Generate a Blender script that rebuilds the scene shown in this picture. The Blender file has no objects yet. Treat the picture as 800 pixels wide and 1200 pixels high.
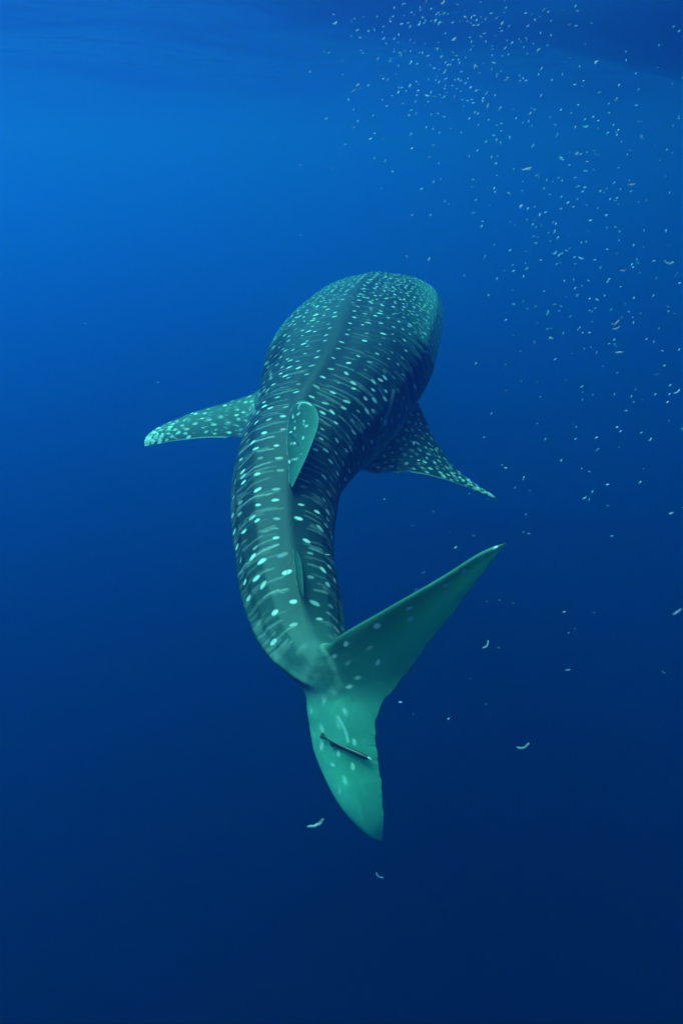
import bpy, bmesh, math
import numpy as np
from mathutils import Vector, Matrix

# ------------------------------------------------------------------ camera
S = bpy.context.scene
COL = S.collection
DEPTH, PITCH = 1.4, -28.0
cd = bpy.data.cameras.new('camera')
cam = bpy.data.objects.new('camera', cd)
COL.objects.link(cam)
S.camera = cam
cd.sensor_fit = 'VERTICAL'
cd.sensor_height = 36.0
cd.lens = 24.0
cd.clip_start = 0.05
cd.clip_end = 1000.0
cd.dof.use_dof = True
cd.dof.focus_distance = 3.9
cd.dof.aperture_fstop = 3.5
cam.location = (0, 0, -DEPTH)
cam.rotation_euler = (math.radians(90 + PITCH), 0, 0)

# ------------------------------------------------------------------ sky and sun
ELEV, AZ = 55.0, -42.0
w = bpy.data.worlds.new('World')
S.world = w
w.use_nodes = True
nt = w.node_tree
sk = nt.nodes.new('ShaderNodeTexSky')
sk.sky_type = 'NISHITA'
sk.sun_disc = False
sk.sun_elevation = math.radians(ELEV)
sk.sun_rotation = math.radians(AZ)
nt.links.new(sk.outputs[0], nt.nodes['Background'].inputs[0])
nt.nodes['Background'].inputs[1].default_value = 0.12
ld = bpy.data.lights.new('sun', 'SUN')
sun = bpy.data.objects.new('sun', ld)
COL.objects.link(sun)
ld.energy = 5.0
ld.angle = math.radians(45.0)
ld.color = (1.0, 0.97, 0.90)
_e, _a = math.radians(ELEV), math.radians(AZ)
sun.rotation_euler = Vector((math.sin(_a) * math.cos(_e), math.cos(_a) * math.cos(_e), math.sin(_e))).to_track_quat('Z', 'Y').to_euler()

S.view_settings.view_transform = 'Standard'
S.view_settings.look = 'None'
S.view_settings.gamma = 1.0
S.view_settings.exposure = 1.10
S.render.engine = 'CYCLES'
S.cycles.volume_bounces = 3
S.cycles.max_bounces = 10
S.cycles.transparent_max_bounces = 16
S.cycles.use_denoising = True
S.cycles.denoiser = 'OPENIMAGEDENOISE'
S.cycles.sample_clamp_indirect = 4.0

# ------------------------------------------------------------------ helpers
rng = np.random.default_rng(7)
p_ = math.radians(PITCH)
RIGHT = np.array([1.0, 0, 0])
FWD = np.array([0, math.cos(p_), math.sin(p_)])
UPC = np.array([0, -math.sin(p_), math.cos(p_)])
ORI = np.array([0, 0, -DEPTH])


def at(px, py, d):
    """A point of the place, d metres in front of the lens, in the direction that the photo shows it."""
    return ORI + RIGHT * ((px - 400) / 800 * d) + UPC * ((600 - py) / 800 * d) + FWD * d


def ats(a):
    return np.array([at(*r) for r in a])


def project(P):
    Q = np.asarray(P) - ORI
    d = Q @ FWD
    return np.stack([400 + 800 * (Q @ RIGHT) / d, 600 - 800 * (Q @ UPC) / d, d], -1)


def spline(pts, n, par=None):
    """Smooth curve (centripetal Catmull-Rom) through the rows of pts, n samples; par gives the parameter of each row."""
    pts = np.asarray(pts, float)
    if pts.ndim == 1:
        pts = pts[:, None]
    if par is None:
        par = np.concatenate([[0], np.cumsum(np.sqrt(np.linalg.norm(np.diff(pts[:, :3], axis=0), axis=1)) + 1e-9)])
    par = np.asarray(par, float)
    m = np.gradient(pts, par, axis=0)
    q = np.linspace(par[0], par[-1], n) if np.isscalar(n) else np.asarray(n)
    k = np.clip(np.searchsorted(par, q, side='right') - 1, 0, len(par) - 2)
    h = (par[k + 1] - par[k])[:, None]
    t = ((q - par[k])[:, None]) / h
    return ((2*t**3 - 3*t**2 + 1) * pts[k] + (t**3 - 2*t**2 + t) * h * m[k] + (-2*t**3 + 3*t**2) * pts[k+1] + (t**3 - t**2) * h * m[k+1])


def unit(v):
    return v / (np.linalg.norm(v, axis=-1, keepdims=True) + 1e-12)


def link_mesh(name, verts, faces, mat=None, parent=None, smooth=True, attr=None):
    me = bpy.data.meshes.new(name)
    if isinstance(faces, np.ndarray):
        me.vertices.add(len(verts))
        me.vertices.foreach_set('co', np.asarray(verts, np.float32).ravel())
        nf, k = faces.shape
        me.loops.add(nf * k)
        me.loops.foreach_set('vertex_index', faces.astype(np.int32).ravel())
        me.polygons.add(nf)
        me.polygons.foreach_set('loop_start', np.arange(0, nf * k, k, dtype=np.int32))
        me.update(calc_edges=True)
        me.validate()
    else:
        me.from_pydata([tuple(v) for v in verts], [], faces)
    if attr is not None:
        ca = me.color_attributes.new('skin', 'FLOAT_COLOR', 'POINT')
        ca.data.foreach_set('color', np.asarray(attr, np.float32).ravel())
    if smooth:
        me.polygons.foreach_set('use_smooth', np.ones(len(me.polygons), bool))
    if mat:
        me.materials.append(mat)
    o = bpy.data.objects.new(name, me)
    COL.objects.link(o)
    if parent:
        o.parent = parent
    return o


def tag(o, label, cat=None, group=None, kind=None):
    o['label'] = label
    if cat:
        o['category'] = cat
    if group:
        o['group'] = group
    if kind:
        o['kind'] = kind
    return o


def node(nt, t, **kw):
    n = nt.nodes.new(t)
    for k, v in kw.items():
        if k in n.inputs.keys():
            n.inputs[k].default_value = v
        else:
            setattr(n, k, v)
    return n


def new_mat(name):
    m = bpy.data.materials.new(name)
    m.use_nodes = True
    m.node_tree.nodes.clear()
    return m, m.node_tree, m.node_tree.nodes.new('ShaderNodeOutputMaterial')


def mixc(nt, fac, a, b):
    m = nt.nodes.new('ShaderNodeMix')
    m.data_type = 'RGBA'
    for sock, v in ((m.inputs[0], fac), (m.inputs[6], a), (m.inputs[7], b)):
        if hasattr(v, 'is_linked'):
            nt.links.new(v, sock)
        else:
            sock.default_value = v
    return m.outputs[2]


def mathn(nt, op, a, b=0.0, clamp=False):
    m = nt.nodes.new('ShaderNodeMath')
    m.operation = op
    m.use_clamp = clamp
    for sock, v in ((m.inputs[0], a), (m.inputs[1], b)):
        if hasattr(v, 'is_linked'):
            nt.links.new(v, sock)
        else:
            sock.default_value = v
    return m.outputs[0]


# ------------------------------------------------------------------ materials
def skin_material(name, dark, mid, pale, spotc):
    m, nt, out = new_mat(name)
    L = nt.links.new
    at_ = node(nt, 'ShaderNodeAttribute', attribute_name='skin')
    sep = nt.nodes.new('ShaderNodeSeparateColor')
    L(at_.outputs['Color'], sep.inputs[0])
    spot, thin, gill = sep.outputs[0], sep.outputs[1], sep.outputs[2]
    belly_lift = at_.outputs['Alpha']
    tc = nt.nodes.new('ShaderNodeTexCoord')
    n1 = node(nt, 'ShaderNodeTexNoise', Scale=2.6, Detail=6.0, Roughness=0.62)
    L(tc.outputs['Object'], n1.inputs['Vector'])
    n2 = node(nt, 'ShaderNodeTexNoise', Scale=38.0, Detail=5.0, Roughness=0.7)
    L(tc.outputs['Object'], n2.inputs['Vector'])
    f1 = node(nt, 'ShaderNodeMapRange', **{'From Min': 0.35, 'From Max': 0.68})
    L(n1.outputs[0], f1.inputs[0])
    base = mixc(nt, f1.outputs[0], dark, mid)
    f2 = node(nt, 'ShaderNodeMapRange', **{'From Min': 0.3, 'From Max': 0.72, 'To Min': 0.0, 'To Max': 0.42})
    L(n2.outputs[0], f2.inputs[0])
    base = mixc(nt, f2.outputs[0], base, tuple(c * 0.45 for c in dark[:3]) + (1,))
    base = mixc(nt, belly_lift, base, pale)
    wob = node(nt, 'ShaderNodeMapRange', **{'From Min': 0.3, 'From Max': 0.7, 'To Min': 0.72, 'To Max': 1.0})
    L(n2.outputs[0], wob.inputs[0])
    gr = node(nt, 'ShaderNodeMapRange', **{'From Min': 0.35, 'From Max': 0.7, 'To Min': 0.0, 'To Max': 0.30})
    n3 = node(nt, 'ShaderNodeTexNoise', Scale=11.0, Detail=7.0, Roughness=0.7)
    L(tc.outputs['Object'], n3.inputs['Vector'])
    L(n3.outputs[0], gr.inputs[0])
    base = mixc(nt, gr.outputs[0], base, dark)
    base = mixc(nt, mathn(nt, 'MULTIPLY', spot, wob.outputs[0], True), base, spotc)
    base = mixc(nt, gill, base, (0.012, 0.014, 0.014, 1))
    pb = node(nt, 'ShaderNodeBsdfPrincipled', Roughness=0.52)
    pb.inputs['Specular IOR Level'].default_value = 0.22
    L(base, pb.inputs['Base Color'])
    bp = node(nt, 'ShaderNodeBump', Strength=0.25, Distance=0.01)
    L(n2.outputs[0], bp.inputs['Height'])
    L(bp.outputs[0], pb.inputs['Normal'])
    tr = nt.nodes.new('ShaderNodeBsdfTranslucent')
    tcol = mixc(nt, 0.82, base, pale)
    L(tcol, tr.inputs['Color'])
    mx = nt.nodes.new('ShaderNodeMixShader')
    L(mathn(nt, 'MULTIPLY', thin, mathn(nt, 'SUBTRACT', 1.0, mathn(nt, 'MULTIPLY', spot, 0.85), True), True), mx.inputs[0])
    L(pb.outputs[0], mx.inputs[1])
    L(tr.outputs[0], mx.inputs[2])
    L(mx.outputs[0], out.inputs['Surface'])
    return m


SKIN = skin_material('whale_shark_skin', (0.005, 0.018, 0.020, 1), (0.010, 0.034, 0.034, 1), (0.26, 0.80, 0.58, 1), (0.90, 0.80, 0.74, 1))


def plain(name, col, rough=0.5, var=0.3, scale=30.0, trans=0.0):
    m, nt, out = new_mat(name)
    tc = nt.nodes.new('ShaderNodeTexCoord')
    nz = node(nt, 'ShaderNodeTexNoise', Scale=scale, Detail=4.0)
    nt.links.new(tc.outputs['Object'], nz.inputs['Vector'])
    c = mixc(nt, nz.outputs[0], tuple(x * (1 - var) for x in col) + (1,), tuple(min(1, x * (1 + var)) for x in col) + (1,))
    pb = node(nt, 'ShaderNodeBsdfPrincipled', Roughness=rough)
    nt.links.new(c, pb.inputs['Base Color'])
    if trans:
        tr = nt.nodes.new('ShaderNodeBsdfTranslucent')
        nt.links.new(c, tr.inputs['Color'])
        mx = node(nt, 'ShaderNodeMixShader')
        mx.inputs[0].default_value = trans
        nt.links.new(pb.outputs[0], mx.inputs[1])
        nt.links.new(tr.outputs[0], mx.inputs[2])
        nt.links.new(mx.outputs[0], out.inputs[0])
    else:
        nt.links.new(pb.outputs[0], out.inputs[0])
    return m


# ------------------------------------------------------------------ the sea: surface seen from below, and the water itself
def build_surface():
    n = 260
    t = np.linspace(-1, 1, n)
    g = np.sign(t) * np.abs(t) ** 1.8 * 149
    X, Y = np.meshgrid(g, g)
    Z = (.11 * np.sin(.42 * X + .25 * Y + 1) + .08 * np.sin(.22 * X - .7 * Y + .6) + .05 * np.sin(1.3 * X + .8 * Y + 2)
         + .035 * np.sin(-1.1 * X + 1.7 * Y) + .02 * np.sin(2.3 * X + 2.9 * Y + 1))
    # a passing swell that dips ahead on the right
    cu, su = math.cos(-.3), math.sin(-.3)
    u, v = (X - 4.9) * cu + (Y - 9.6) * su, (Y - 9.6) * cu - (X - 4.9) * su
    Z -= .74 * np.exp(-(u / 2.6) ** 2 - (v / 1.3) ** 2)
    Z *= np.clip(1.25 - np.hypot(X, Y) / 70, 0, 1)
    i = np.arange(n * n).reshape(n, n)
    f = np.stack([i[:-1, :-1], i[:-1, 1:], i[1:, 1:], i[1:, :-1]], -1).reshape(-1, 4)
    m, nt, out = new_mat('sea_surface')
    L = nt.links.new
    tc = nt.nodes.new('ShaderNodeTexCoord')
    nz = node(nt, 'ShaderNodeTexNoise', Scale=1.6, Detail=3.0)
    L(tc.outputs['Object'], nz.inputs['Vector'])
    bp = node(nt, 'ShaderNodeBump', Strength=0.35, Distance=0.12)
    L(nz.outputs[0], bp.inputs['Height'])
    fr = node(nt, 'ShaderNodeFresnel', IOR=1.33)
    L(bp.outputs[0], fr.inputs['Normal'])
    tr = nt.nodes.new('ShaderNodeBsdfTransparent')
    gl = node(nt, 'ShaderNodeBsdfGlossy', Roughness=0.06)
    L(bp.outputs[0], gl.inputs['Normal'])
    mx = nt.nodes.new('ShaderNodeMixShader')
    L(fr.outputs[0], mx.inputs[0]); L(tr.outputs[0], mx.inputs[1]); L(gl.outputs[0], mx.inputs[2])
    L(mx.outputs[0], out.inputs[0])
    o = link_mesh('water_surface', np.stack([X, Y, Z], -1).reshape(-1, 3), f, m)
    tag(o, 'rippled underside of the sea surface', kind='structure')


def build_water():
    m, nt, out = new_mat('sea_water')
    D = 0.5
    sc = np.array([0.0065, 0.0210, 0.0940])     # scattering per metre
    ab = np.array([0.29, 0.0270, 0.0055])       # absorption per metre
    col = sc / D
    abc = (1 - np.clip(ab / D / (1 - col), 0, 1)) ** 2
    pv = nt.nodes.new('ShaderNodeVolumePrincipled')
    pv.inputs['Density'].default_value = D
    pv.inputs['Color'].default_value = (*col, 1)
    pv.inputs['Absorption Color'].default_value = (*abc, 1)
    pv.inputs['Anisotropy'].default_value = 0.845
    nt.links.new(pv.outputs[0], out.inputs['Volume'])
    lo, hi = np.array([-150, -150, -120.0]), np.array([150, 150, 0.40])
    V = [[(lo, hi)[(k >> a) & 1][a] for a in range(3)] for k in range(8)]
    F = [(0, 2, 3, 1), (4, 5, 7, 6), (0, 1, 5, 4), (2, 6, 7, 3), (0, 4, 6, 2), (1, 3, 7, 5)]
    o = link_mesh('haze', V, F, m, smooth=False)
    tag(o, 'clear deep blue sea water all around', kind='stuff')


build_surface()
build_water()

# ------------------------------------------------------------------ the whale shark
# stations along the spine, tail to snout: picture direction, distance, half width and half height (metres)
ST = np.array([
    # px    py   d     hw    hh
    [422, 806, 2.575, .016, .024],
    [401, 803, 2.620, .058, .060],
    [382, 789, 2.670, .100, .090],
    [358, 753, 2.83, .150, .120],
    [343, 703, 3.03, .200, .165],
    [334, 649, 3.28, .232, .205],
    [333, 600, 3.55, .268, .240],
    [338, 562, 3.79, .300, .275],
    [353, 529, 4.03, .358, .310],
    [376, 495, 4.30, .440, .340],
    [392, 468, 4.55, .510, .360],
    [404, 440, 4.84, .590, .375],
    [416, 406, 5.25, .630, .370],
    [433, 374, 5.75, .605, .325],
    [442, 354, 6.15, .540, .255],
    [447, 341, 6.45, .400, .170],
])
NS, NP = 1000, 560


def build_body():
    C = ats(ST[:, :3])
    seg = np.linalg.norm(np.diff(C, axis=0), axis=1)
    par = np.concatenate([[0], np.cumsum(seg)])
    total = par[-1]
    q = np.linspace(0, total, NS)
    c = spline(C, q, par)
    w_ = spline(ST[:, 3], q, par)[:, 0]
    h_ = spline(ST[:, 4], q, par)[:, 0]
    # rounded ends
    e0 = np.clip(q / 0.06, 0, 1)
    e0 = np.sqrt(1 - (1 - e0) ** 2)
    rs = 0.40
    e1 = np.clip((total - q) / rs, 0, 1)
    e1w = (1 - (1 - e1) ** 3.2) ** (1 / 3.2)
    e1h = (1 - (1 - e1) ** 2.0) ** (1 / 2.0)
    w_ = w_ * e0 * e1w
    h_ = h_ * e0 * e1h
    w_[0] = w_[-1] = h_[0] = h_[-1] = 0
    T = unit(np.gradient(c, q, axis=0))
    Z = np.array([0, 0, 1.0])
    Sd = unit(np.cross(T, Z))
    U = np.cross(Sd, T)
    roll = np.radians(np.interp(q / total, [0, .15, .28, .4, .6, 1], [4, 8, 9, 1, -4, -4]))[:, None]
    Sd, U = Sd * np.cos(roll) - U * np.sin(roll), U * np.cos(roll) + Sd * np.sin(roll)
    ph = np.linspace(-math.pi, math.pi, NP, endpoint=False)       # 0 = back ridge, + = right flank
    sh = np.abs(np.sin(ph)) ** 0.92 * np.sign(np.sin(ph))
    ch = np.cos(ph)
    a = np.degrees(ph)
    fwd = np.clip((q / total - .25) / .3, 0, 1)[:, None]
    x = w_[:, None] * sh[None]
    z = h_[:, None] * np.where(ch > 0, ch, ch * 0.9)[None]
    # ridges: one along the back, three along each flank
    rid = 0.055 * np.exp(-(a / 7.0) ** 2)[None] * (0.6 + .4 * fwd)
    for deg, amp in ((38, .014), (66, .022), (90, .026)):
        rid = rid + amp * (np.exp(-((np.abs(a) - deg) / 6.0) ** 2))[None] * np.clip(1.25 - q / total, .0, 1)[:, None]
    kl = 0.30 * np.exp(-((np.abs(a) - 90) / 13.0) ** 2)[None] * np.clip(1 - q / total / .18, 0, 1)[:, None] * np.clip((q - .04) / .30, 0, 1)[:, None]
    x = x * (1 + rid + kl)
    z = z * (1 + rid)
    z -= (h_ * 0.10 * fwd[:, 0])[:, None] * 0
    # gill slits
    gill = np.zeros((NS, NP))
    for k in range(5):
        s0 = total - 1.93 - .098 * (4 - k)
        lean = np.radians(np.abs(a) - 80) * 0.10
        band = np.exp(-(((q[:, None] - s0) + lean[None]) / .022) ** 2)
        span = 1 / (1 + np.exp(-(np.abs(a) - np.where(a < 0, 44, 64) + 1.5 * k) / 2.5)) / (1 + np.exp((np.abs(a) - 112) / 3))
        gill = np.maximum(gill, band * span[None])
        puff = np.exp(-(((q[:, None] - s0 - .05) + lean[None]) / .035) ** 2) * span[None]
        x = x * (1 + .012 * puff)
    x = x * (1 - .05 * gill)
    z = z * (1 - .02 * gill)
    P = c[:, None, :] + Sd[:, None, :] * x[..., None] + U[:, None, :] * z[..., None]
    # ---- markings, in metres: s from the snout, g round the girth from the ridge
    Gs = np.sqrt(((w_ ** 2 + h_ ** 2) / 2))
    s_ = total - q
    spot = np.zeros((NS, NP))
    dq, dph = q[1] - q[0], ph[1] - ph[0]

    def dab(s0, a0, ls, lg, amp, tilt=0.0):
        """one oval mark: centre (s0, angle a0), half lengths along the body and round the girth"""
        qc = total - s0
        i0 = int(qc / dq)
        if i0 < 2 or i0 > NS - 3:
            return
        R = max(math.sqrt((w_[i0] * math.cos(a0)) ** 2 + (h_[i0] * math.sin(a0)) ** 2), .03)
        ri, rj = int(2.2 * (ls + lg) / dq) + 2, int(2.2 * (ls + lg) / (R * dph)) + 2
        i1, i2 = max(0, i0 - ri), min(NS, i0 + ri + 1)
        j0 = int((a0 + math.pi) / dph)
        jj = np.arange(j0 - rj, j0 + rj + 1)
        ds = (q[i1:i2] - qc)[:, None]
        dg = ((ph[0] + jj * dph - a0) * R)[None]
        ds, dg = ds * math.cos(tilt) + dg * math.sin(tilt), dg * math.cos(tilt) - ds * math.sin(tilt)
        r2 = (ds / ls) ** 2 + (dg / lg) ** 2
        v = amp * np.clip((1.5 - r2) / .8, 0, 1)
        jm = jj % NP
        sub = spot[i1:i2][:, jm]
        spot[np.arange(i1, i2)[:, None], jm[None]] = np.maximum(sub, v)

    # rows of spots and bars
    s0 = 0.10
    k = 0
    while s0 < total - 0.27:
        f = s0 / total
        head = np.clip((0.40 - f) / 0.10, 0, 1)
        R = float(np.interp(total - s0, q, Gs))
        step = np.interp(f, [0, .18, .36, .46, .8, 1], [.031, .037, .048, .054, .058, .068])
        gap = np.interp(f, [0, .18, .36, .46, .8, 1], [.038, .047, .074, .092, .100, .100])
        bar = (k % 2 == 1) and f > .33
        for sd in (-1, 1):
            g0 = np.interp(f, [0, .2, .3, .6, 1], [.01, .018, .032, .03, .03]) + rng.uniform(0, .5 if head > .5 else .35) * gap
            lim = R * math.radians(124)
            if bar:
                # broken pale bar running round the flank, a spot at its lower end
                g = g0 + rng.uniform(0, .05)
                ph0 = rng.uniform(0, 6)
                while g < lim:
                    n = rng.integers(3, 9)
                    am = rng.uniform(.10, .42) * np.interp(f, [.33, .5, .62, .9, 1], [.22, .38, .9, .85, .5])
                    for _ in range(n):
                        wv = .009 * math.sin(g * 17 + ph0)
                        dab(s0 + wv + .05 * g, sd * g / R, .0058, .020, am * rng.uniform(.7, 1.1), sd * rng.normal(0, .12))
                        g += .019
                    if rng.random() < .35:
                        dab(s0 + .05 * g, sd * g / R, .010, .020, rng.uniform(.6, 1), sd * rng.normal(0, .25))
                    g += rng.uniform(.02, .10)
                    if rng.random() < .2:
                        break
            else:
                g = g0
                while g < lim:
                    js = rng.normal(0, .012 + .010 * head)
                    sz = rng.uniform(.75, 1.2)
                    r = np.interp(f, [0, .2, .36, .5, .9, 1], [.0074, .0080, .0080, .0083, .0096, .0090]) * sz
                    el = np.interp(f, [0, .25, .4, .6, 1], [1.0, 1.1, 1.5, 1.9, 1.7]) * rng.uniform(.85, 1.2)
                    br = rng.uniform(.62, 1.0) if rng.random() < .74 else rng.uniform(.22, .55)
                    if rng.random() > .05:
                        dab(s0 + js + .05 * g * (1 - head), sd * g / R, r, r * el, br, sd * rng.normal(0.0, .3))
                    g += gap * rng.uniform(.78, 1.25)
        s0 += step * rng.uniform(.93, 1.07)
        k += 1
    # faint close-set wavy lines between the rows
    for _ in range(620):
        s1 = rng.uniform(.30, .97) * total
        R = float(np.interp(total - s1, q, Gs))
        sd, g = rng.choice([-1, 1]), rng.uniform(.05, 1.9 * R)
        am, p0 = rng.uniform(.04, .17) * (.5 if s1 < .52 * total else 1.0), rng.uniform(0, 6)
        for _k in range(rng.integers(3, 12)):
            dab(s1 + .05 * g + .007 * math.sin(g * 20 + p0), sd * g / R, .005, .018, am, sd * rng.normal(0, .1))
            g += .017
    # faint fine mottling of the head
    for _ in range(300):
        f = rng.uniform(.02, .36)
        dab(f * total, rng.uniform(-1.9, 1.9), rng.uniform(.006, .010), rng.uniform(.006, .018), rng.uniform(.12, .35), rng.uniform(-.8, .8))
    belly_lift = 1 / (1 + np.exp(-(np.abs(a)[None] - np.interp(s_, [0, 1.8, 2.6, 4], [94, 98, 108, 112])[:, None] + np.where(a > 0, 12, 0)[None] * np.clip(1 - s_ / 2.4, 0, 1)[:, None]) / 8.0))  # belly edge; raised on the right so colour lightens the shaded flank
    # paler cheeks behind the snout, right painted lighter against its shade; paler tail stem
    belly_lift = np.maximum(belly_lift, np.clip(1 - s_ / 2.1, 0, 1)[:, None] ** .5 * (np.where(a > 0, .62, .45) * np.clip((np.abs(a) - np.where(a > 0, 34, 42)) / 55, 0, 1))[None])
    belly_lift = np.maximum(belly_lift, .13 * np.clip(1 - q / .9, 0, 1)[:, None])
    belly_lift = np.maximum(belly_lift, .62 * np.clip(1 - q / .34, 0, 1)[:, None] ** 1.2 * np.clip((np.abs(a) - 25) / 60, 0, 1)[None])
    attr = np.stack([spot * (1 - gill), np.zeros((NS, NP)), np.clip(gill * 1.3, 0, 1), belly_lift], -1)
    i = np.arange(NS * NP).reshape(NS, NP)
    jn = (np.arange(NP) + 1) % NP
    F = np.stack([i[1:-2, :], i[1:-2][:, jn], i[2:-1][:, jn], i[2:-1, :]], -1).reshape(-1, 4)
    # drop the two collapsed end rings, close with fans
    V = P.reshape(-1, 3)
    A = attr.reshape(-1, 4)
    keep = np.arange(NP, NS * NP - NP)
    V2 = np.concatenate([V[keep], c[:1], c[-1:]])
    A2 = np.concatenate([A[keep], A[:1], A[-1:]])
    F = F - NP
    nb = len(keep)
    r0 = np.arange(NP)
    r1 = np.arange(nb - NP, nb)
    tri = [(int(nb), int(r0[(j + 1) % NP]), int(r0[j])) for j in range(NP)] + [(int(nb + 1), int(r1[j]), int(r1[(j + 1) % NP])) for j in range(NP)]
    faces = F.tolist() + tri
    fr = dict(q=q, c=c, Sd=Sd, U=U, T=T, w=w_, h=h_, total=total, P=P)
    return V2, faces, A2, fr


def fin_surface(M, thick, spots, thinf, root, belly_lift=.15, name='fin', merge0=False):
    """M: (nt, nc, 3) middle surface; thick: (nt, nc) half thickness; closes both skins into one solid"""
    nt_, nc, _ = M.shape
    du = np.gradient(M, axis=0)
    dv = np.gradient(M, axis=1)
    N = unit(np.cross(du, dv))
    up = M + N * thick[..., None]
    lo = M - N * thick[..., None]
    A = np.stack([spots, thinf, np.zeros_like(spots), np.full_like(spots, belly_lift) if np.isscalar(belly_lift) else belly_lift], -1)
    V = np.concatenate([up.reshape(-1, 3), lo.reshape(-1, 3)])
    At = np.concatenate([A.reshape(-1, 4)] * 2)
    i = np.arange(nt_ * nc).reshape(nt_, nc)
    F = np.stack([i[:-1, :-1], i[:-1, 1:], i[1:, 1:], i[1:, :-1]], -1).reshape(-1, 4)
    F2 = F[:, ::-1] + nt_ * nc
    faces = F.tolist() + F2.tolist()
    if root:
        loop = i[0].tolist() + (i[0][::-1] + nt_ * nc).tolist()
        faces.append(loop)
    return V, faces, At


def solid(name, V, faces, A):
    o = link_mesh(name, V, faces, SKIN, attr=A)
    bm = bmesh.new()
    bm.from_mesh(o.data)
    bmesh.ops.remove_doubles(bm, verts=bm.verts, dist=1e-5)
    bmesh.ops.dissolve_degenerate(bm, edges=bm.edges, dist=1e-6)
    bmesh.ops.recalc_face_normals(bm, faces=bm.faces)
    bm.to_mesh(o.data)
    bm.free()
    return o


def scatter(M, pts):
    """marks on a fin: list of (t, c, half length, half width, brightness, angle); t, c in 0..1 of the grid"""
    nt_, nc, _ = M.shape
    out = np.zeros((nt_, nc))
    flat = M.reshape(-1, 3)
    for (t, c, la, lb, br, ang) in pts:
        a, b = min(max(int(t * (nt_ - 1)), 1), nt_ - 2), min(max(int(c * (nc - 1)), 1), nc - 2)
        p = M[a, b]
        e1 = unit(M[a + 1, b] - M[a - 1, b])
        e2 = M[a, b + 1] - M[a, b - 1]
        e2 = unit(e2 - e1 * (e2 @ e1))
        u = e1 * math.cos(ang) + e2 * math.sin(ang)
        v = e2 * math.cos(ang) - e1 * math.sin(ang)
        Q = flat - p
        r2 = ((Q @ u) / la) ** 2 + ((Q @ v) / lb) ** 2
        out = np.maximum(out, (br * np.clip((1.4 - r2) / .7, 0, 1)).reshape(nt_, nc))
    return out


def edge_pair(LE, TE, n, nc, bow=0.0):
    a, b = spline(ats(LE), n), spline(ats(TE), n)
    c = np.linspace(0, 1, nc)[None, :, None]
    M = a[:, None] * (1 - c) + b[:, None] * c
    return M


def foil(nt_, nc, T):
    c = np.linspace(0, 1, nc)
    prof = np.sqrt(c) * (1 - c) * 2.6
    return np.asarray(T)[:, None] * prof[None]


def poisson(n, la, lb, br, tr=(0, 1), cr=(.05, .95), mind=.06):
    pts = []
    tries = 0
    while len(pts) < n and tries < n * 60:
        tries += 1
        t, c = rng.uniform(*tr), rng.uniform(*cr)
        if all(((t - q[0]) ** 2 + ((c - q[1]) * .6) ** 2) > mind ** 2 for q in pts):
            s = rng.uniform(.7, 1.25)
            pts.append((t, c, la * s * rng.uniform(.9, 1.4), lb * s, br * rng.uniform(.55, 1), rng.normal(0, .4)))
    return pts


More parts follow.
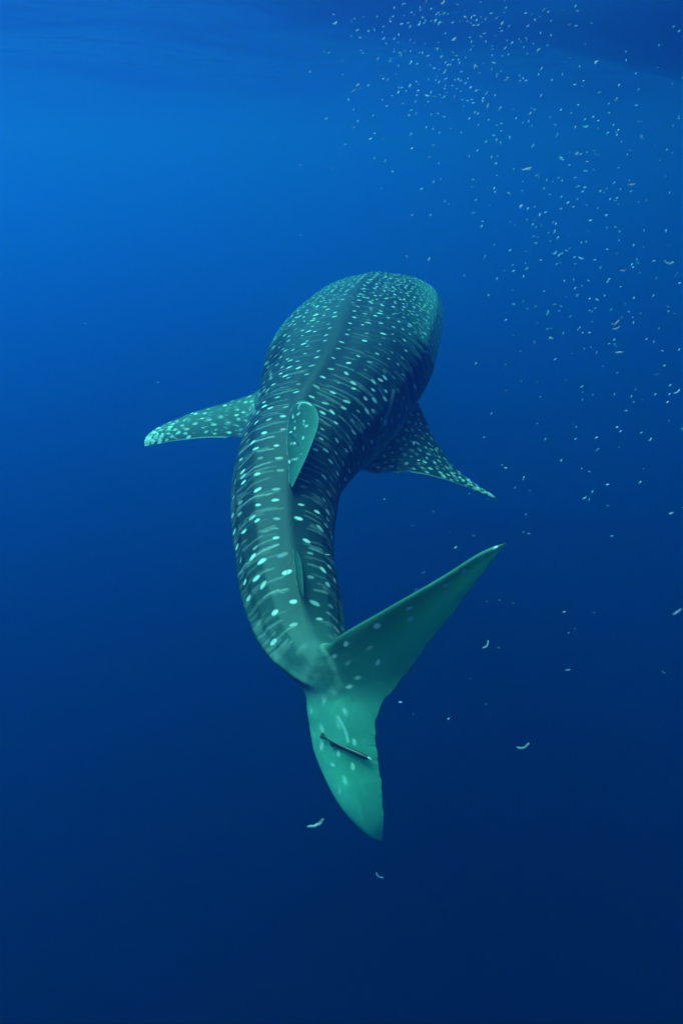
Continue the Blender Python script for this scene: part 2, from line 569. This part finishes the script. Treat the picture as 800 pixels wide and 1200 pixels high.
def build_tail():
    LE = [(446, 986, 2.44), (425, 973, 2.455), (398, 943, 2.50), (376, 900, 2.57), (363, 860, 2.63), (358, 822, 2.67), (366, 797, 2.73),
          (366, 775, 2.71), (392, 749, 2.58), (450, 715, 2.46), (515, 678, 2.36), (560, 650, 2.29), (592, 636, 2.25)]
    TE = [(447, 984, 2.437), (449, 960, 2.42), (447, 925, 2.44), (443, 893, 2.47), (440, 870, 2.49), (440, 852, 2.505), (446, 832, 2.515),
          (458, 812, 2.515), (478, 786, 2.50), (508, 745, 2.45), (545, 698, 2.37), (573, 660, 2.30), (593, 637, 2.25)]
    nt_, nc = 330, 170
    par = np.linspace(0, 1, len(LE))
    qq = np.linspace(0, 1, nt_)
    a, b = spline(ats(LE), qq, par), spline(ats(TE), qq, par)
    # slightly ragged trailing edge
    rag = np.zeros(nt_)
    for fq, am in ((31, .0016), (67, .0010), (113, .0009), (171, .0006)):
        rag += am * np.sin(qq * fq * 2 + fq)
    rag = (rag * np.clip(np.minimum(qq, 1 - qq) * 12, 0, 1))[:, None] * unit(a - b)
    c = np.linspace(0, 1, nc)[None, :, None]
    M = a[:, None] * (1 - c) + b[:, None] * c
    M = M + rag[:, None] * c ** 12
    bow = np.sin(np.linspace(0, 1, nc) * math.pi)[None] * np.interp(qq, [0, .2, .5, .8, 1], [0, .02, 0, -.015, 0])[:, None]
    M = M + (-FWD)[None, None] * bow[..., None]
    Tm = np.interp(qq, [0, .05, .25, .45, .55, .7, .95, 1], [0, .010, .022, .05, .05, .024, .010, 0])
    th = foil(nt_, nc, Tm)
    cc = np.linspace(0, 1, nc)[None] * np.ones((nt_, 1))
    tt = qq[:, None] * np.ones((1, nc))
    stem = np.interp(cc, [0, .2, .32, .45, .6, .75, .92, 1], [.095, .095, .084, .060, .035, .016, .002, 0]) * np.sqrt(np.clip(cc / .28, 0, 1))
    axis = .470 + .09 * cc
    wid = np.where(tt > axis, .115, .050) + .03 * cc
    th = np.sqrt(th ** 2 + (stem * np.exp(-(np.abs(tt - axis) / wid) ** 2.2)) ** 2)
    fan = np.interp(qq, [0, .25, .42, .6, 1], [.80, .76, .70, .78, .85])[:, None]
    thin = fan * np.clip(np.interp(qq, [0, .3, .5, 1], [.5, .4, .1, .1])[:, None] + 1.0 * cc, 0, 1)
    pts = []
    for (t, c_) in [(.60, .10), (.635, .14), (.68, .16), (.73, .18), (.78, .20), (.83, .22), (.88, .26), (.92, .3), (.955, .35),
                    (.60, .32), (.65, .36), (.70, .40), (.76, .45), (.82, .50),
                    (.575, .22), (.555, .35), (.565, .60), (.61, .62), (.66, .66), (.53, .18), (.50, .30), (.515, .52)]:
        s = rng.uniform(.8, 1.2)
        pts.append((t + rng.normal(0, .006), c_ + rng.normal(0, .02), .0125 * s, .0080 * s, 1.0, rng.normal(0, .6)))
    for (t, c_) in [(.40, .16), (.36, .30), (.34, .14), (.38, .55), (.31, .22), (.29, .45), (.26, .30), (.25, .60), (.22, .4), (.43, .62), (.33, .72), (.44, .35), (.2, .22)]:
        s = rng.uniform(.8, 1.35)
        pts.append((t, c_, .012 * s, .0068 * s, rng.uniform(.45, .8), rng.normal(0, .5)))
    for _ in range(110):
        pts.append((rng.uniform(.05, .95), rng.uniform(.05, .9), rng.uniform(.004, .022), rng.uniform(.002, .004), rng.uniform(.05, .16), rng.normal(0.2, .3)))
    sp = scatter(M, pts)
    pale = np.interp(qq, [0, .3, .45, .6, 1], [1.0, .86, .50, .16, .30])[:, None] + .75 * cc ** 2 - .05
    rim = np.clip(1 - cc / .045, 0, 1) * (qq < .42)[:, None] * .5
    return M, solid('tail_fin', *fin_surface(M, th, np.maximum(sp, rim), thin, False, np.clip(pale, 0, 1)))


def build_pectoral_left():
    LE = [(345, 446, 4.72), (303, 459, 4.66), (275, 470, 4.60), (228, 484, 4.50), (191, 499, 4.41), (174, 510, 4.36), (169, 520, 4.33)]
    TE = [(345, 520, 4.38), (303, 514, 4.36), (284, 514, 4.34), (244, 513, 4.32), (203, 517, 4.30), (182, 521, 4.30), (170, 523, 4.31)]
    nt_, nc = 200, 110
    par = np.linspace(0, 1, 7)
    qq = np.linspace(0, 1, nt_)
    a, b = spline(ats(LE), qq, par), spline(ats(TE), qq, par)
    c = np.linspace(0, 1, nc)[None, :, None]
    M = a[:, None] * (1 - c) + b[:, None] * c
    th = foil(nt_, nc, np.interp(qq, [0, .2, .6, .95, 1], [.075, .05, .028, .012, .0]))
    cc = np.linspace(0, 1, nc)[None] * np.ones((nt_, 1))
    pts = poisson(100, .0112, .0082, 1.0, (.1, .97), (.04, .93), .052) + poisson(110, .012, .0045, .4, (.1, .97), (.03, .95), .035)
    sp = scatter(M, pts)
    sp = np.maximum(sp, np.clip((cc - .955) / .03, 0, 1) * .55)
    return M, solid('pectoral_fin', *fin_surface(M, th, sp, .02 + .10 * cc, True, .04))


def build_pectoral_right():
    LE = [(455, 440, 4.80), (484, 466, 4.78), (497, 490, 4.72), (508, 516, 4.64), (532, 549, 4.54), (560, 571, 4.46), (583, 585, 4.42)]
    TE = [(405, 535, 4.20), (428, 557, 4.20), (450, 557, 4.21), (480, 554, 4.24), (514, 560, 4.30), (550, 572, 4.37), (583, 586, 4.415)]
    nt_, nc = 200, 120
    par = np.linspace(0, 1, 7)
    qq = np.linspace(0, 1, nt_)
    a, b = spline(ats(LE), qq, par), spline(ats(TE), qq, par)
    c = np.linspace(0, 1, nc)[None, :, None]
    M = a[:, None] * (1 - c) + b[:, None] * c
    th = foil(nt_, nc, np.interp(qq, [0, .2, .6, .95, 1], [.075, .05, .028, .012, .0]))
    cc = np.linspace(0, 1, nc)[None] * np.ones((nt_, 1))
    pts = poisson(125, .0112, .0082, 1.0, (.1, .97), (.04, .93), .050) + poisson(110, .012, .0045, .4, (.1, .97), (.03, .95), .035)
    sp = scatter(M, pts)
    sp = np.maximum(sp, np.clip((cc - .955) / .03, 0, 1) * .5)
    return M, solid('pectoral_fin', *fin_surface(M, th, sp, .02 + .10 * cc, True, .04))


def patch_fin(root, outer, T, pts, n=130, nc=130, pale=.3, thin=.3, sink=None):
    """fin between a root line and a free edge; both lines run front to back"""
    r, o = spline(ats(root), nc), spline(ats(outer), nc)
    t = np.linspace(0, 1, n)[:, None, None]
    M = r[None] * (1 - t) + o[None] * t
    c = np.linspace(0, 1, nc)
    tt = np.linspace(0, 1, n)
    prof = np.clip(np.sin(np.clip(c, 0, 1) * math.pi), 0, 1) ** .6
    th = T * (1 - tt[:, None]) ** .7 * prof[None]
    th[-1] = 0
    th[:, 0] = th[:, -1] = 0
    sp = scatter(M, pts)
    tg = tt[:, None] * np.ones((1, nc))
    return M, solid('dorsal_fin', *fin_surface(M, th, sp, thin * (.4 + .6 * tg), True, np.clip(pale * (.5 + 1.1 * tg ** 2), 0, 1)))


def build_shark():
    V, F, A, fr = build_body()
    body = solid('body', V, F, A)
    tailM, tail = build_tail()
    plM, pl = build_pectoral_left()
    prM, pr = build_pectoral_right()
    d1 = [(.25, .30, .015, .008, .8, .1), (.35, .55, .016, .008, .8, .2), (.62, .35, .015, .008, .75, .1), (.55, .68, .016, .008, .7, .3),
          (.75, .55, .013, .007, .6, .2), (.8, .25, .013, .007, .6, 0), (.45, .15, .012, .006, .7, 0), (.5, .85, .017, .007, .8, .3), (.15, .75, .015, .007, .5, .3),
          (.3, .05, .012, .006, .6, 0), (.68, .82, .012, .006, .6, 0)]
    for row in range(3):
        for k in range(5):
            d1.append((.20 + .26 * row + rng.normal(0, .03), .12 + .18 * k + .05 * (row % 2) + rng.normal(0, .02), .0115 * rng.uniform(.8, 1.2), .0062 * rng.uniform(.8, 1.2), rng.uniform(.35, .8), rng.normal(1.2, .25)))
    for _ in range(16):
        d1.append((rng.uniform(.05, .95), rng.uniform(.04, .96), rng.uniform(.004, .012), rng.uniform(.003, .007), rng.uniform(.12, .65), rng.normal(.2, .5)))
    dM, dorsal = patch_fin([(343, 482, 3.93), (336, 505, 3.79), (331, 530, 3.65), (332, 552, 3.54)],
                           [(344, 479, 3.89), (350, 470, 3.74), (362, 471, 3.63), (372, 483, 3.54), (373, 497, 3.48), (364, 524, 3.40), (353, 549, 3.33), (342, 572, 3.27)], .050, d1, pale=.12, thin=.05)
    d2 = [(.5, .4, .01, .005, .4, 0)]
    eM, dorsal2 = patch_fin([(340, 650, 3.09), (343, 668, 3.02), (347, 686, 2.95)],
                            [(345, 643, 2.99), (350, 650, 2.94), (354, 668, 2.86), (356, 701, 2.74)], .018, d2, 80, 80, pale=.10, thin=.12)
    def coords(o):
        a = np.empty(len(o.data.vertices) * 3, np.float32)
        o.data.vertices.foreach_get('co', a)
        return a.reshape(-1, 3)

    known = {tuple(r) for o in (body, tail, pl, pr, dorsal, dorsal2) for r in np.round(coords(o) * 2e4).astype(np.int32).tolist()}
    for f in (tail, pl, pr, dorsal, dorsal2):
        md = body.modifiers.new('union', 'BOOLEAN')
        md.operation = 'UNION'
        md.solver = 'MANIFOLD'
        md.object = f
    dg = bpy.context.evaluated_depsgraph_get()
    me = bpy.data.meshes.new_from_object(body.evaluated_get(dg), depsgraph=dg)
    body.modifiers.clear()
    old = body.data
    body.data = me
    bpy.data.meshes.remove(old)
    for f in (tail, pl, pr, dorsal, dorsal2):
        m_ = f.data
        bpy.data.objects.remove(f)
        bpy.data.meshes.remove(m_)
    # soften the lines where the fins grow out of the body: nothing but the largest connected skin is kept
    bm = bmesh.new()
    bm.from_mesh(me)
    bm.verts.ensure_lookup_table()
    seen, best = set(), []
    for v in bm.verts:
        if v.index in seen:
            continue
        st, comp = [v], []
        seen.add(v.index)
        while st:
            x = st.pop()
            comp.append(x)
            for e in x.link_edges:
                y = e.other_vert(x)
                if y.index not in seen:
                    seen.add(y.index)
                    st.append(y)
        if len(comp) > len(best):
            best = comp
    if len(best) < len(bm.verts):
        ks = set(v.index for v in best)
        bmesh.ops.delete(bm, geom=[v for v in bm.verts if v.index not in ks], context='VERTS')
    bm.to_mesh(me)
    bm.free()
    # the tail stem flows into the tail fin, the pectoral fins into the flanks:
    # find the lines where two skins met (vertices that the union made new), even out the mesh there, then relax it
    JOIN = [(at(385, 795, 2.62), .20, .080), (at(300, 488, 4.45), .26, .045), (at(450, 505, 4.30), .30, .045)]

    def arrays():
        c_ = np.empty(len(me.vertices) * 3, np.float32)
        me.vertices.foreach_get('co', c_)
        return c_.reshape(-1, 3).astype(float)

    from mathutils.kdtree import KDTree
    co = arrays()
    near = np.zeros(len(co), bool)
    for p, r, _ in JOIN:
        near |= np.linalg.norm(co - p, axis=1) < r
    key = np.round(co * 2e4).astype(np.int32)
    seam = [k for k in np.where(near)[0] if tuple(key[k].tolist()) not in known]
    kd = KDTree(len(seam))
    for k in seam:
        kd.insert(co[k], int(k))
    kd.balance()
    bm = bmesh.new()
    bm.from_mesh(me)
    bm.verts.ensure_lookup_table()
    cand = []
    for k in np.where(near)[0]:
        if kd.find(co[k])[2] < .012:
            cand.append(bm.verts[int(k)])
    bmesh.ops.remove_doubles(bm, verts=cand, dist=.0035)
    bmesh.ops.recalc_face_normals(bm, faces=bm.faces)
    bm.to_mesh(me)
    bm.free()
    co = arrays()
    n = len(co)
    ed = np.empty(len(me.edges) * 2, np.int32)
    me.edges.foreach_get('vertices', ed)
    ed = ed.reshape(-1, 2)
    wt = np.zeros(n)
    for p, r, fr_ in JOIN:
        for k in np.where(np.linalg.norm(co - p, axis=1) < r + fr_)[0]:
            dd = kd.find(co[k])[2]
            if dd < fr_:
                wt[k] = max(wt[k], min(1.0, 1.6 * (1 - dd / fr_)))
    act = wt > 0
    ed = ed[act[ed[:, 0]] | act[ed[:, 1]]]
    ids, loc = np.unique(ed, return_inverse=True)
    loc = loc.reshape(ed.shape)
    m_ = len(ids)
    sub, sw = co[ids], wt[ids][:, None] * .6
    deg = np.bincount(loc.ravel(), minlength=m_).clip(1)[:, None]
    for it in range(160):
        acc = np.stack([np.bincount(loc[:, 0], sub[loc[:, 1], k], m_) + np.bincount(loc[:, 1], sub[loc[:, 0], k], m_) for k in range(3)], -1)
        sub = sub + (acc / deg - sub) * sw
    co[ids] = sub
    # the markings run on across the joins
    ca = me.color_attributes['skin']
    A_ = np.empty(n * 4, np.float32)
    ca.data.foreach_get('color', A_)
    A_ = A_.reshape(-1, 4)
    sa, sw = A_[ids], np.where(sw > .36, .6, 0.0)
    for it in range(5):
        acc = np.stack([np.bincount(loc[:, 0], sa[loc[:, 1], k], m_) + np.bincount(loc[:, 1], sa[loc[:, 0], k], m_) for k in range(4)], -1)
        sa = sa + (acc / deg - sa) * sw
    A_[ids] = sa
    ca.data.foreach_set('color', A_.ravel())
    me.vertices.foreach_set('co', co.astype(np.float32).ravel())
    me.update()
    me.polygons.foreach_set('use_smooth', np.ones(len(me.polygons), bool))
    if not me.materials:
        me.materials.append(SKIN)
    root = bpy.data.objects.new('whale_shark', None)
    COL.objects.link(root)
    root.location = Vector(fr['c'][NS // 3])
    bpy.context.view_layer.update()
    body.parent = root
    body.matrix_parent_inverse = root.matrix_world.inverted()
    tag(root, 'large white-spotted dark teal whale shark swimming away with its tail swept aside', 'whale shark')
    return root, body, fr, dict(tail=tailM, left=plM, right=prM, dorsal=dM)


shark, shark_body, FR, FINS = build_shark()


# ------------------------------------------------------------------ marks on the skin: painted fin-edge highlight, pectoral fold, pale streak and a cut in the back fin
_me = shark_body.data
CO = np.empty(len(_me.vertices) * 3, np.float32)
_me.vertices.foreach_get('co', CO)
CO = CO.reshape(-1, 3).astype(float)
CP = project(CO)


def on_skin(px, py, r=3.0):
    """the point of the skin that the photo shows in this direction"""
    k = np.where((np.abs(CP[:, 0] - px) < r) & (np.abs(CP[:, 1] - py) < r))[0]
    if len(k) == 0:
        return None
    return CO[k[np.argmin(CP[k, 2])]]


def paint_lines():
    ca = _me.color_attributes['skin']
    A = np.empty(len(CO) * 4, np.float32)
    ca.data.foreach_get('color', A)
    A = A.reshape(-1, 4)
    lines = [([(345, 470), (350, 469), (356, 469), (362, 472)], .004, .7, 0), ([(335, 504), (341, 511), (347, 519)], .0055, .8, 2),  # painted highlight on the back fin's front edge, then the cut
             ([(464, 456), (460, 474), (456, 488), (452, 500)], .015, .30, 0), ([(447, 516), (443, 530), (437, 543)], .012, .20, 0),  # pale paint in place of a bright raised fold at the right pectoral root
             ([(393, 838), (398, 846), (402, 855), (405, 866)], .006, .5, 0)]
    for pts, rad, am, ch in lines:
        P3 = [on_skin(*p) for p in pts]
        if any(p is None for p in P3):
            continue
        for a, b in zip(P3[:-1], P3[1:]):
            ab = b - a
            t = np.clip(((CO - a) @ ab) / (ab @ ab + 1e-9), 0, 1)
            dd = np.linalg.norm(CO - a - t[:, None] * ab, axis=1)
            A[:, ch] = np.maximum(A[:, ch], am * np.clip(1.5 - (dd / rad) ** 2, 0, 1))
    ca.data.foreach_set('color', A.ravel())


paint_lines()

# ------------------------------------------------------------------ remoras
def build_remora(name, a, b, girth, mat, label, disc=True, up=None):
    """slender fish from tail tip a to snout b: one skin with tail fin, back fin and flat sucker head"""
    a, b = np.asarray(a), np.asarray(b)
    n, m = 60, 20
    L_ = np.linalg.norm(b - a)
    T = (b - a) / L_
    out = unit(-(a + b) / 2 + ORI)
    up = unit(np.cross(T, out)) if up is None else up
    out = unit(np.cross(up, T))
    t = np.linspace(0, 1, n)
    ph = np.linspace(0, 2 * math.pi, m, endpoint=False)
    wd = girth * np.interp(t, [0, .06, .14, .3, .6, .8, .92, .98, 1], [.05, .08, .22, .45, .9, 1.0, .95, .6, .05])
    ht = girth * np.interp(t, [0, .03, .09, .15, .3, .6, .8, .92, .98, 1], [1.0, 1.15, .75, .28, .55, .95, 1.0, .75, .45, .05])
    fin = girth * 1.25 * np.exp(-((t - .26) / .045) ** 2) + girth * .5 * np.exp(-((t - .38) / .08) ** 2)
    if not disc:
        ht = girth * np.interp(t, [0, .05, .15, .3, .6, .8, .92, .98, 1], [.05, .12, .22, .45, .9, 1.0, .95, .6, .05])
        fin = fin * 0
    bend = .015 * L_ * np.sin(t * math.pi * 1.3)
    V = []
    for i in range(n):
        c = a + T * (L_ * t[i]) + up * bend[i]
        for k in range(m):
            s_, c_ = math.sin(ph[k]), math.cos(ph[k])
            ex = fin[i] * max(0, c_) ** 6
            V.append(c + up * (ht[i] * c_ + ex) + out * (wd[i] * s_ * (1 - .7 * (ex > girth * .1) * max(0, c_))))
    F = [(i * m + k, i * m + (k + 1) % m, (i + 1) * m + (k + 1) % m, (i + 1) * m + k) for i in range(n - 1) for k in range(m)]
    F += [tuple(range(m))[::-1], tuple(range((n - 1) * m, n * m))]
    root = bpy.data.objects.new(name, None)
    COL.objects.link(root)
    root.location = Vector((a + b) / 2)
    bpy.context.view_layer.update()
    bd = link_mesh('body', V, F, mat, root)
    bd.matrix_parent_inverse = root.matrix_world.inverted()
    if disc:
        # pale lips at the front end
        W = []
        for i in range(7):
            for k in range(10):
                u, v = i / 6 * math.pi, k / 10 * 2 * math.pi
                W.append(b - T * (girth * .9) + T * (girth * 1.5 * math.cos(u)) - up * girth * .35 + out * girth * .35
                         + up * (girth * .42 * math.sin(u) * math.cos(v)) + out * (girth * .5 * math.sin(u) * math.sin(v)))
        G = [(i * 10 + k, i * 10 + (k + 1) % 10, (i + 1) * 10 + (k + 1) % 10, (i + 1) * 10 + k) for i in range(6) for k in range(10)]
        lp = link_mesh('lips', W, G, WHITE, root)
        lp.matrix_parent_inverse = root.matrix_world.inverted()
    tag(root, label, 'fish')
    return root


WHITE = plain('pale_flesh', (0.84, 0.90, 0.92), .5, .1, 60, .5)
DULL = plain('dull_flesh', (0.40, 0.50, 0.56), .5, .2, 60, .4)
DARKFISH = plain('dark_fish_skin', (0.020, 0.022, 0.024), .4, .4, 60)
V1 = lambda p, off: p + unit(ORI - p) * off
build_remora('remora', V1(on_skin(373, 859), .018), V1(on_skin(431, 888), .020), .0098, DARKFISH,
             'slender dark remora clinging to the lower lobe of the whale shark tail')


# ------------------------------------------------------------------ drifting scraps and specks
def sliver_mesh(name, bend, fork, seed, flat=.45, wide=.15):
    """a scrap one metre long before scaling: tapered, bent, with a frayed end"""
    r = np.random.default_rng(seed)
    n, m = 9, 7
    t = np.linspace(0, 1, n)
    rad = wide * np.sin(np.clip(t * .94 + .04, 0, 1) * math.pi) ** .7 * r.uniform(.85, 1.15, n)
    V = []
    for i in range(n):
        c = np.array([t[i] - .5, bend * (4 * (t[i] - .5) ** 2 - .4) + r.normal(0, .012), r.normal(0, .015)])
        for k in range(m):
            a = 2 * math.pi * k / m
            V.append(c + np.array([0, rad[i] * math.cos(a), flat * rad[i] * math.sin(a)]) * r.uniform(.85, 1.15))
    F = [(i * m + k, i * m + (k + 1) % m, (i + 1) * m + (k + 1) % m, (i + 1) * m + k) for i in range(n - 1) for k in range(m)]
    F += [tuple(range(m))[::-1], tuple(range((n - 1) * m, n * m))]
    if fork:
        # the end rings pulled out into legs
        for k in range(m):
            if k % 3 == 0:
                V[(n - 1) * m + k] = V[(n - 1) * m + k] + np.array([r.uniform(.05, .18), r.uniform(.05, .30), 0])
            if k % 3 == 1:
                V[(n - 2) * m + k] = V[(n - 2) * m + k] + np.array([r.uniform(-.1, .05), r.uniform(.1, .25), r.uniform(-.1, .1)])
    me = bpy.data.meshes.new(name)
    me.from_pydata([tuple(v) for v in V], [], F)
    me.polygons.foreach_set('use_smooth', np.ones(len(me.polygons), bool))
    me.materials.append(WHITE)
    return me


def place(me, name, px, py, d, lpx, ang, spin=0.0):
    """long axis at angle ang (degrees, in the picture's sense) and leaning a little in depth"""
    o = bpy.data.objects.new(name, me)
    COL.objects.link(o)
    L_ = lpx / 800 * d
    a = math.radians(ang)
    lean = rng.uniform(-.4, .4)
    ex = unit(RIGHT * math.cos(a) + UPC * math.sin(a) + FWD * lean)
    ez = -FWD
    ey = unit(np.cross(ez, ex))
    ez = np.cross(ex, ey)
    if spin:
        ey, ez = ey * math.cos(spin) + ez * math.sin(spin), ez * math.cos(spin) - ey * math.sin(spin)
    M = Matrix.Identity(4)
    for i in range(3):
        M[i][0], M[i][1], M[i][2] = ex[i] * L_, ey[i] * L_, ez[i] * L_
        M[i][3] = at(px, py, d)[i]
    o.matrix_world = M
    return o


BIG = [sliver_mesh('scrap', b, fk, 40 + i, .3, .085) for i, (b, fk) in enumerate([(.10, True), (.06, False), (.17, True), (.03, False), (.10, True)])]
SC = 'scraps of food drifting round the whale shark'
for (k, px, py, d, l, ang, lab) in [
    (0, 369, 967, 1.9, 21, 12, 'bent white scrap with frayed legs beside the tip of the lower tail lobe'),
    (2, 443, 1026, 2.3, 12, -50, 'small curled teal scrap drifting below the tip of the lower tail lobe'),
    (2, 611, 876, 1.9, 16, 2, 'hook-shaped white scrap alone in dark water abeam of the lower tail lobe'),
    (2, 569, 757, 2.2, 11, 40, 'small V-shaped scrap in the dark water behind the tail fin notch'),
    (3, 584, 759, 2.2, 5, -20, 'tiny scrap trailing a small V-shaped scrap behind the tail fin'),
    (1, 665, 785, 1.9, 9, 4, 'short bright oval scrap alone in dark water beyond the tail fin'),
    (1, 793, 717, 1.5, 17, 27, 'longest white slanting scrap, level with the tail stem and far from the whale shark'),
    (3, 777, 788, 2.4, 6, -35, 'small faint scrap just below the longest white slanting scrap'),
    (4, 792, 460, 2.6, 11, 20, 'faint round ragged scrap level with the pectoral fins, far from the whale shark'),
    (3, 617, 198, 2.0, 14, 10, 'long straight pale scrap among the specks above the head'),
    (1, 740, 216, 2.0, 10, 12, 'pale scrap at the top of a slanting chain of specks'),
    (2, 782, 308, 2.0, 13, -12, 'V-shaped pale scrap level with the snout, well away from the head'),
    (1, 729, 317, 1.7, 8, 6, 'bright flat scrap level with the top of the head'),
    (3, 722, 378, 1.7, 10, 42, 'bright straight slanting scrap above a hooked scrap'),
    (0, 721, 385, 1.9, 9, 8, 'hooked pale scrap just below a slanting straight scrap'),
    (3, 725, 413, 2.0, 11, 0, 'thin level scrap below the slanting and hooked pair'),
    (1, 676, 346, 1.4, 6, 40, 'brightest small white scrap abeam of the head'),
    (1, 571, 124, 1.8, 7, 75, 'pale greenish scrap in the thick of the specks near the surface'),
    (0, 336, 671, 1.9, 9, 70, 'small white scrap in front of the second back fin of the whale shark'),
    (0, 328, 693, 2.0, 10, -35, 'thin curled scrap in front of the whale shark tail stem'),
    (3, 384, 650, 2.0, 7, -10, 'white scrap against the right flank near the second back fin'),
    (1, 185, 448, 2.0, 4, 10, 'lone tiny speck above the left pectoral fin'),
    (1, 100, 379, 2.2, 4, 0, 'lone tiny speck in open water well above the left pectoral fin tip'),
]:
    tag(place(BIG[k], 'food_scrap', px, py, d, l * .88, ang, rng.uniform(-.5, .5)), lab, 'scrap', SC)

SMALL = [sliver_mesh('speck', b, False, 70 + i, .6, .17) for i, b in enumerate([.0, .12, .22, -.1, .05, .08, .0, .15])]
for _m in SMALL[5:]:
    _m.materials[0] = DULL


def speck_spots(n):
    out = []
    while len(out) < n:
        u = rng.random()
        if u < .36:
            px, py = rng.normal(520, 60), abs(rng.normal(30, 75))
        elif u < .80:
            px, py = rng.normal(665, 75), rng.normal(240, 110)
        elif u < .93:
            px, py = rng.uniform(480, 800), rng.uniform(330, 620)
        elif u < .97:
            px, py = rng.uniform(400, 700), rng.uniform(560, 860)
        else:
            px, py = rng.uniform(300, 480), rng.uniform(0, 260)
        if not (300 < px < 806 and -4 < py < 880):
            continue
        if 300 < px < 600 and 310 < py < 620 and rng.random() < .8:
            continue
        out.append((px, py))
    return out


for (px, py) in speck_spots(295):
    d = rng.uniform(1.3, 6.5) if py > 60 else rng.uniform(1.6, 5.0)
    l = float(np.clip(rng.lognormal(math.log(3.5), .36), 2.1, 7.0))
    ang = rng.normal(48, 16) if rng.random() < .62 else rng.normal(5, 22) if rng.random() < .6 else rng.uniform(0, 180)
    o = place(SMALL[rng.integers(len(SMALL))], 'white_speck', px, py, d, l, ang, rng.uniform(-.8, .8))
    if py > 560:
        lab, grp = 'tiny pale speck adrift in the dark water between the right pectoral fin and the tail', 'specks between pectoral fin and tail'
    elif py > 330:
        lab, grp = 'tiny white speck adrift in the water beside the head and right pectoral fin', 'specks beside the head'
    elif px < 600 and py < 170:
        lab, grp = 'tiny white speck in the thick cluster close under the sea surface', 'specks under the sea surface'
    else:
        lab, grp = 'tiny white speck in the loose slanting drift between the sea surface and the head', 'specks in the slanting drift'
    tag(o, lab, 'speck', grp)


def build_dust():
    """the countless faintest specks, one object"""
    V, F = [], []
    for (px, py) in speck_spots(420):
        d = rng.uniform(2.5, 7.0)
        r = rng.uniform(.7, 1.4) / 800 * d
        c = at(px + rng.normal(0, 25), py + rng.normal(0, 25), d)
        a = math.radians(rng.normal(40, 30))
        ex = RIGHT * math.cos(a) + UPC * math.sin(a)
        ey = UPC * math.cos(a) - RIGHT * math.sin(a)
        k = len(V)
        V += [c + ex * r * 1.7, c - ex * r * 1.7, c + ey * r * .7, c - ey * r * .7, c + FWD * r * .6, c - FWD * r * .6]
        F += [(k + i, k + j, k + l) for i in (0, 1) for j, l in ((2, 4), (4, 3), (3, 5), (5, 2))]
    o = link_mesh('plankton', V, F, WHITE, smooth=False)
    tag(o, 'fine pale plankton dust hanging in the water', kind='stuff')


build_dust()
